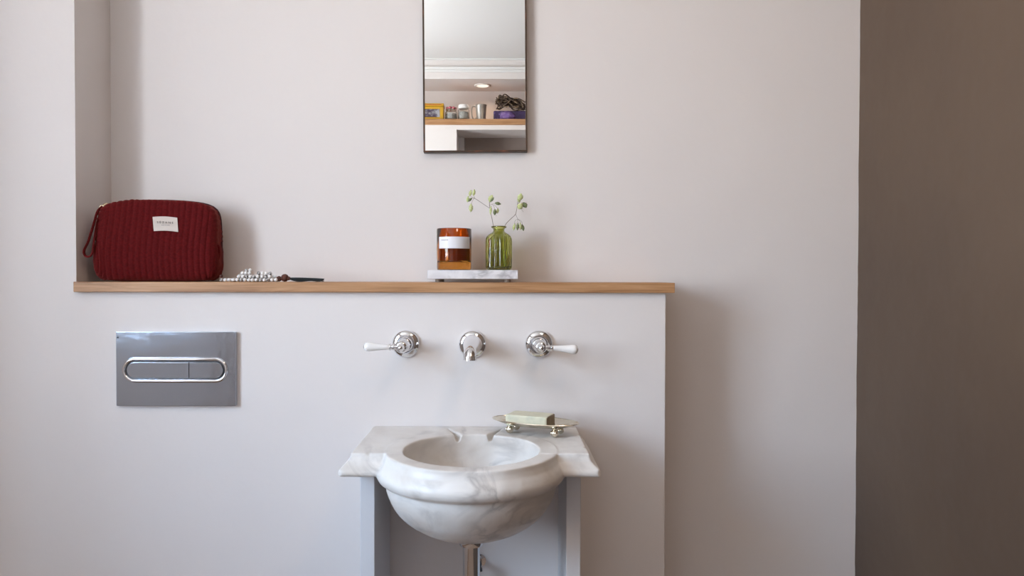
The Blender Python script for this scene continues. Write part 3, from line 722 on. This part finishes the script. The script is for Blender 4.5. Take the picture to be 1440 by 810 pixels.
def band(a0, a1, z0, z1, r, n=24, th=0.00025):
    m = MB(); vs = []; fs = []
    for i in range(n+1):
        a = a0+(a1-a0)*i/n
        for (rr, z) in ((r, z0), (r, z1), (r+th, z1), (r+th, z0)): vs.append((rr*math.cos(a), rr*math.sin(a), z))
    for i in range(n):
        for k in range(4): fs.append((i*4+k, i*4+(k+1)%4, (i+1)*4+(k+1)%4, (i+1)*4+k))
    fs += [(0,1,2,3), (n*4+3, n*4+2, n*4+1, n*4)]
    return m.add(vs, fs)
la, lb = -PI/2-math.asin(0.80), -PI/2+math.asin(0.90)
lo = obj('paper_label', band(la, lb, 0.0455, 0.0702, R_+0.0002), M['paper'], t, smooth=True, local=True); lo['label'] = 'white paper label with small grey lettering'
pm = MB()
for a0, a1, z0, z1 in ((-PI/2-.72, -PI/2-.64, .0624, .0640), (-PI/2-.62, -PI/2-.50, .0624, .0640), (-PI/2-.48, -PI/2-.40, .0624, .0640), (-PI/2-.38, -PI/2-.28, .0624, .0640)):
    b_ = band(a0, a1, z0, z1, R_+0.00052, 4, 0.0001); pm.add(b_.v, b_.f)
obj('lettering', pm, M['grey_ink'], lo, local=True)

# ------------------------------------------------------------------ green ribbed bottle vase
c = at(701.4, 380, cY); VX = c.x
t = thing('glass_vase', 'small ribbed olive green glass bottle vase half full of water on the marble tray', 'vase', (VX, cY, ct))
RV = 0.0284
def flute(r, z, a, j):
    k = 1.0 if 0.004 < z < 0.078 else 0.35
    if r < 0.018 and z < 0.06: k = 0
    return r*(1-0.09*k*abs(math.sin(a*9)))
vp = [(1e-5, 0.0), (0.020, 0.0), (RV-0.004, 0.0005), (RV-0.0012, 0.003), (RV, 0.007), (RV, 0.03), (RV, 0.06), (RV-0.0005, 0.068), (RV-0.003, 0.0735), (RV-0.008, 0.0775), (0.0155, 0.0805), (0.0122, 0.0835), (0.0118, 0.0870), (0.0130, 0.0895), (0.0160, 0.0915), (0.0168, 0.0930), (0.0160, 0.0946), (0.0138, 0.0950)]
vi = [(0.0120, 0.0945), (0.0106, 0.0915), (0.0098, 0.0875), (0.0102, 0.0835), (0.0135, 0.079), (RV-0.0100, 0.0755), (RV-0.0050, 0.0715), (RV-0.0030, 0.066), (RV-0.0028, 0.05), (RV-0.0028, 0.010), (RV-0.0045, 0.0062), (0.016, 0.0052), (1e-5, 0.0050)]
def flute2(r, z, a, j): return flute(r, z, a, j) if j < len(vp) else r*(1-0.0)
obj('glass', MB().lathe(vp+vi, 120, ripple=flute2), M['green_glass'], t, smooth=True, local=True, angle=60)
obj('water', MB().lathe([(1e-5, 0.0054), (0.0155, 0.0056), (RV-0.0049, 0.0066), (RV-0.0032, 0.0102), (RV-0.0032, 0.0445), (1e-5, 0.0440)], 64), M['water'], t, smooth=True, local=True)

# ------------------------------------------------------------------ two sprigs of quaking grass
def spikelet(parent, c, w_px, h_px, ang, dark, tilt=0.0):
    k = (cY-CAM.y)/F; hw, hh = w_px*k/2*1.08, h_px*k/2*1.05
    m = MB(); n, mm = 12, 9; vs = []; fs = []
    for j in range(mm+1):
        v = j/mm; z = (v-0.5)*2*hh; r = math.sin(PI*min(max(v, 0.02), 0.98))**0.75*(1.0-0.25*v)
        r *= 1+0.14*math.sin(v*PI*7)
        for i in range(n):
            a = 2*PI*i/n; rr = r*(1+0.10*math.cos(a*4+(j%2)*PI))
            vs.append((hw*rr*math.cos(a), hw*0.62*rr*math.sin(a), z))
    for j in range(mm):
        for i in range(n): fs.append((j*n+i, j*n+(i+1)%n, (j+1)*n+(i+1)%n, (j+1)*n+i))
    fs += [tuple(reversed(range(n))), tuple(range(mm*n, (mm+1)*n))]
    R = Matrix.Rotation(ang, 3, 'Y') @ Matrix.Rotation(tilt, 3, 'X')
    m.add([R @ Vector(q)+c for q in vs], fs)
    return obj('spikelet', m, M['spikelet_dark' if dark else 'spikelet'], parent, smooth=True, angle=180)
def sprig(label, stems, spks):
    base = stems[0][0][0]
    t = thing('grass_sprig', label, 'sprig', base)
    m = MB()
    for pts, r in stems: m.tube(smooth_path(pts, 5), r, 6)
    obj('stem', m, M['stem'], t, smooth=True)
    for (px, py, Y, w_, h_, ang, dark) in spks: spikelet(t, at(px, py, Y), w_, h_, ang, dark, random.uniform(-.3, .3))
P = at
sprig('thin dried grass sprig with pale green seed heads leaning left in the green vase',
  [([P(706, 371.5, .060), P(700, 345, .062), P(694.5, 321, .064), P(692.0, 308, .064), P(690.2, 300, .064), P(688.6, 291.4, .064), P(688.2, 284.5, .064), P(689, 281, .064)], 0.00055),
   ([P(688.8, 293, .064), P(682, 288.5, .062), P(670.3, 280.6, .060), P(666.4, 278.2, .060)], 0.00045),
   ([P(668, 279, .060), P(666, 275, .060)], 0.0003), ([P(667, 278.5, .060), P(662, 276, .060)], 0.0003), ([P(667, 278.5, .060), P(661, 279.5, .060)], 0.0003), ([P(667, 278.5, .060), P(664, 283, .058), P(663, 288, .058)], 0.0003),
   ([P(688.5, 289, .064), P(692, 287, .062), P(696, 286.5, .060)], 0.0003), ([P(692, 287, .062), P(694.5, 290, .062), P(695.8, 294, .061)], 0.0003), ([P(694.5, 288, .062), P(698, 291, .064), P(699.6, 293.5, .066)], 0.0003), ([P(696, 300, .061), P(698, 304, .061)], 0.00025)],
  [(661.4, 271.5, .062, 4.6, 9, .25, 0), (666.4, 270.8, .059, 4.6, 9, .15, 0), (657.8, 280, .060, 4.5, 8.5, .15, 0), (661.0, 280.8, .056, 3.8, 7.5, .8, 1), (662.2, 292.2, .058, 6.2, 11.5, 0.05, 0),
   (690.4, 279.2, .064, 8.0, 10.5, .35, 0), (692.0, 280.6, .059, 3.6, 7.5, .7, 1), (700.2, 286.2, .060, 4.8, 8.5, 1.75, 1), (689.9, 295.6, .061, 3.8, 12.0, .05, 0), (695.8, 298.2, .061, 5.0, 8.5, .05, 1), (699.8, 296.4, .066, 4.0, 7.5, .1, 0)])
sprig('thin dried grass sprig with pale green seed heads leaning right in the green vase',
  [([P(696, 371.5, .072), P(703, 340, .070), P(709.6, 318.5, .068), P(715.7, 310.4, .068), P(724.3, 302.2, .068), P(726.0, 297.5, .068), P(727.4, 290, .068), P(728, 284, .068)], 0.00055),
   ([P(725.0, 301.5, .068), P(726.6, 304.5, .068), P(727.8, 308, .068)], 0.0004), ([P(727.8, 308, .068), P(724.4, 310.5, .068), P(723.2, 314.5, .068)], 0.0003), ([P(727.8, 308, .068), P(728.2, 314, .068)], 0.0003), ([P(727.8, 308, .068), P(731, 311, .068), P(732.5, 314.5, .068)], 0.0003), ([P(727.8, 308, .068), P(733, 311, .072), P(735, 316, .072)], 0.0003),
   ([P(727.7, 287, .068), P(731, 285, .068), P(737, 285, .068)], 0.0003), ([P(728, 284, .068), P(730, 281, .068)], 0.0003), ([P(732, 293, .066), P(736, 298, .066)], 0.00025)],
  [(731.8, 276.8, .068, 8.2, 9.5, .15, 0), (729.8, 281, .072, 5, 8, -.1, 0), (731.6, 290, .066, 8.6, 9.5, .6, 0), (738.0, 288.2, .070, 7.4, 8.6, -.5, 1),
   (723.0, 319, .068, 4.2, 10, .2, 0), (727.8, 318.6, .066, 4.2, 10, .05, 1), (731.8, 318.2, .068, 4.4, 10, -.05, 0), (735.2, 320, .072, 4.6, 9.5, -.2, 1)])

# ------------------------------------------------------------------ silver soap dish and soap
DRZ = math.radians(-23.5); dc = Vector((0.0655, -0.076, BZ))
t = thing('soap_dish', 'oval tarnished silver soap dish on ball feet at the back right corner of the basin', 'soap dish', dc, DRZ)
a_, b2 = 0.0895, 0.043; rz = 0.0265
dp = [(1e-5, rz-0.0095), (0.45, rz-0.0090), (0.72, rz-0.0070), (0.88, rz-0.0030), (0.97, rz+0.0000), (1.0, rz+0.0006), (1.0, rz-0.0004), (0.97, rz-0.0014), (0.88, rz-0.0045), (0.72, rz-0.0086), (0.45, rz-0.0106), (1e-5, rz-0.0110)]
obj('dish', MB().lathe(dp, 72, sx=a_, sy=b2), M['silver'], t, smooth=True, local=True, angle=70)
obj('rim_bead', MB().tube([(a_*math.cos(q), b2*math.sin(q), rz+0.0002) for q in [2*PI*k/72 for k in range(72)]], 0.0011, 6, closed=True), M['silver'], t, smooth=True, local=True)
for fx, fy in ((-0.047, -0.017), (0.047, -0.017), (-0.047, 0.017), (0.047, 0.017)):
    m = MB(); m.sphere((fx, fy, 0.0082), 0.0078, 16); m.lathe([(0.0042, 0.012), (0.0036, 0.0140), (0.0055, 0.0165), (0.0075, 0.0190)], 16, (fx, fy, 0)); m.sphere((fx-0.004, fy-0.005, 0.0095), 0.0035, 10); m.sphere((fx+0.004, fy-0.005, 0.0095), 0.0035, 10)
    obj('foot', m, M['silver'], t, smooth=True, local=True)
sc0 = dc+Matrix.Rotation(DRZ, 3, 'Z') @ Vector((-0.010, 0.0, rz-0.0105))
t = thing('soap_bar', 'pale green bar of soap with brown shade painted on its end lying in the silver dish', 'soap', sc0, DRZ+math.radians(1.5))
def sbox(hx, hy, hz, z0, p=7, n=16):
    b = bmesh.new(); bmesh.ops.create_cube(b, size=2); bmesh.ops.subdivide_edges(b, edges=b.edges, cuts=n, use_grid_fill=True)
    for v in b.verts:
        c = v.co; q = (abs(c.x)**p+abs(c.y)**p+abs(c.z)**p)**(1/p); c = c/q
        v.co = Vector((c.x*hx, c.y*hy, c.z*hz+hz+z0))*1.0
        v.co += Vector((0,0,0.0006*mnoise.noise(v.co*80)))
    return b
o = obj('bar', sbox(0.0440, 0.0255, 0.0112, 0.0008, p=16), [M['soap'], M['soap_end_shade']], t, smooth=True, local=True, angle=180)
for p in o.data.polygons:
    if p.center.x > 0.0425: p.material_index = 1  # right end face takes the painted shade colour

# ------------------------------------------------------------------ rear niche shelf and the things on it, seen in the mirror
RS = 1.9870
o = obj('niche_shelf', MB().box((AX0+0.0, YR-AD, AZ0), (AX1, YR+0.004, RS)), M['oak'], bevel=0.0015); centre(o)
tag(o, 'long wooden niche shelf reflected in the mirror, carrying a tin, jars and mug', 'shelf')
VC = 2*MYF-CAM.y       # the camera's image behind the mirror
def rx(px, Y): return (px-706)/F*(VC-Y)
YS = YR-0.012
# yellow tin
xr = rx(623.5, YS); xl = xr-0.135
t = thing('storage_tin', 'yellow rectangular tin with a picture panel, far left of the reflected shelf', 'tin', ((xl+xr)/2, YS-0.04, RS))
obj('tin_body', MB().box((xl, YS-0.08, RS+0.0004), (xr, YS, RS+0.070)), M['yellow'], t, bevel=0.004)
obj('lid', MB().box((xl-0.002, YS-0.082, RS+0.0705), (xr+0.002, YS+0.002, RS+0.086)), M['yellow'], t, bevel=0.003)
obj('picture_panel', MB().box((xl+0.015, YS+0.0002, RS+0.012), (xr-0.020, YS+0.001, RS+0.055)), M['tin_picture'], t)
m = MB(); 
m.box((xl+0.01, YS+0.0021, RS+0.0765), (xr-0.01, YS+0.0027, RS+0.0800)); obj('lid_stripe', m, M['red_paint'], t)
# jars
def jar(px0, px1, h, name, label, lid):
    xa, xb = rx(px0, YS), rx(px1, YS); r = (xb-xa)/2; cx = (xa+xb)/2; Y = YS-r
    t = thing(name, label, 'jar', (cx, Y, RS+0.0004))
    hb = h-0.020
    p = [(1e-5, 0), (r-0.003, 0), (r, 0.004), (r, hb-0.012), (r-0.005, hb-0.004), (r-0.006, hb), (r-0.009, hb), (r-0.008, hb-0.006), (r-0.003, hb-0.014), (r-0.003, 0.006), (r-0.006, 0.004), (1e-5, 0.004)]
    rip = (lambda q, z, a, j: q*(1-0.03*abs(math.sin(a*8)))) if lid == 'pink' else None
    obj('glass', MB().lathe(p, 64, ripple=rip), M['jar'], t, smooth=True, local=True)
    obj('filling', MB().lathe([(1e-5, 0.0045), (r-0.007, 0.0045), (r-0.0055, 0.007), (r-0.0055, hb*0.66), (r*0.5, hb*0.72), (1e-5, hb*0.70)], 32), M['jar_fill'], t, smooth=True, local=True)
    if lid == 'white':
        obj('lid', MB().lathe([(1e-5, hb-0.004), (r-0.004, hb-0.004), (r-0.002, hb-0.002), (r-0.002, hb+0.012), (r-0.006, hb+0.017), (1e-5, hb+0.018)], 40), M['white_lid'], t, smooth=True, local=True)
    else:
        obj('lid', MB().lathe([(1e-5, hb), (r-0.004, hb), (r-0.003, hb+0.006), (1e-5, hb+0.007)], 40), M['jar'], t, smooth=True, local=True)
        m = MB()
        for k in range(7):
            a = 2*PI*k/7; q = r*0.68; m.sphere((q*math.cos(a), q*math.sin(a), hb+0.012), 0.0075, 12)
        m.sphere((0, 0, hb+0.015), 0.008, 12); obj('lid_trim', m, M['pink'], t, smooth=True, local=True)
jar(625.0, 642.5, 0.073, 'glass_jar', 'small ribbed glass jar topped with pink balls on the reflected shelf', 'pink')
jar(643.2, 659.5, 0.086, 'glass_jar', 'clear glass jar with a white lid on the reflected shelf', 'white')
# pewter mug
xa, xb = rx(668.0, YS), rx(684.0, YS); r = (xb-xa)/2; cx = (xa+xb)/2
t = thing('pewter_mug', 'grey metal mug with a loop handle on the reflected shelf', 'mug', (cx, YS-r, RS+0.0004))
p = [(1e-5, 0), (r*0.80, 0), (r*0.82, 0.003), (r*0.80, 0.006), (r*0.94, 0.075), (r*1.0, 0.082), (r*0.97, 0.084), (r*0.90, 0.076), (r*0.76, 0.006), (1e-5, 0.005)]
obj('mug_body', MB().lathe(p, 48), M['pewter'], t, smooth=True, local=True)
hp = smooth_path([(-r*0.9, 0, 0.070), (-r*1.25, 0, 0.077), (-r*1.62, 0, 0.068), (-r*1.66, 0, 0.040), (-r*1.52, 0, 0.016), (-r*1.15, 0, 0.008), (-r*0.78, 0, 0.014)], 6)
obj('handle', MB().tube(hp, 0.0038, 10), M['pewter'], t, smooth=True, local=True)
# purple drawstring pouch box with roots on top
xa = rx(693.5, YS); xb = xa+0.18
t = thing('purple_box', 'dark purple fabric box with a shiny lilac ball at the right of the reflected shelf', 'box', ((xa+xb)/2, YS-0.05, RS+0.0004))
m = MB(); m.box((xa, YS-0.10, RS+0.0004), (xb, YS-0.030, RS+0.054)); obj('box_body', m, M['purple'], t, bevel=0.006)
m = MB(); cxx = rx(714, YS); 
prof = [(1e-5, 0.0), (0.030, 0.001), (0.042, 0.010), (0.046, 0.024), (0.040, 0.040), (0.026, 0.052), (0.010, 0.058), (1e-5, 0.059)]
prof = [(r_*0.95, z_*0.90) for r_, z_ in prof]
m.lathe(prof, 48, (cxx, YS-0.035, RS+0.0005), ripple=lambda q, z, a, j: q*(1+0.04*math.sin(a*9+z*60)), sy=0.72); obj('gathered_pouch', m, M['purple_light'], t, smooth=True)
t = thing('root_bundle', 'tangled bundle of dried brown roots resting on the purple box in the reflection', 'bundle', (rx(718, YS), YS-0.05, RS+0.058))
m = MB()
for k in range(44):
    a0 = Vector((rx(random.uniform(696, 702), YS), YS-0.05+random.uniform(-.03, .03), RS+random.uniform(.092, .128)))
    a1 = Vector((rx(random.uniform(703, 714), YS), YS-0.045+random.uniform(-.035, .045), RS+random.uniform(.072, .140)))
    a2 = Vector((rx(random.uniform(720, 727), YS), YS-0.045+random.uniform(-.035, .045), RS+random.uniform(.064, .122)))
    a3 = Vector((rx(random.uniform(734, 742), YS), YS-0.04+random.uniform(-.03, .045), RS+random.uniform(.060, .090)))
    if k % 3 == 0: a0 = Vector((rx(random.uniform(697, 704), YS), a0.y, RS+random.uniform(.066, .100)))
    m.tube(smooth_path([a0, a1, a2, a3], 6), random.uniform(.0014, .0034), 6)
obj('roots', m, M['twig'], t, smooth=True)
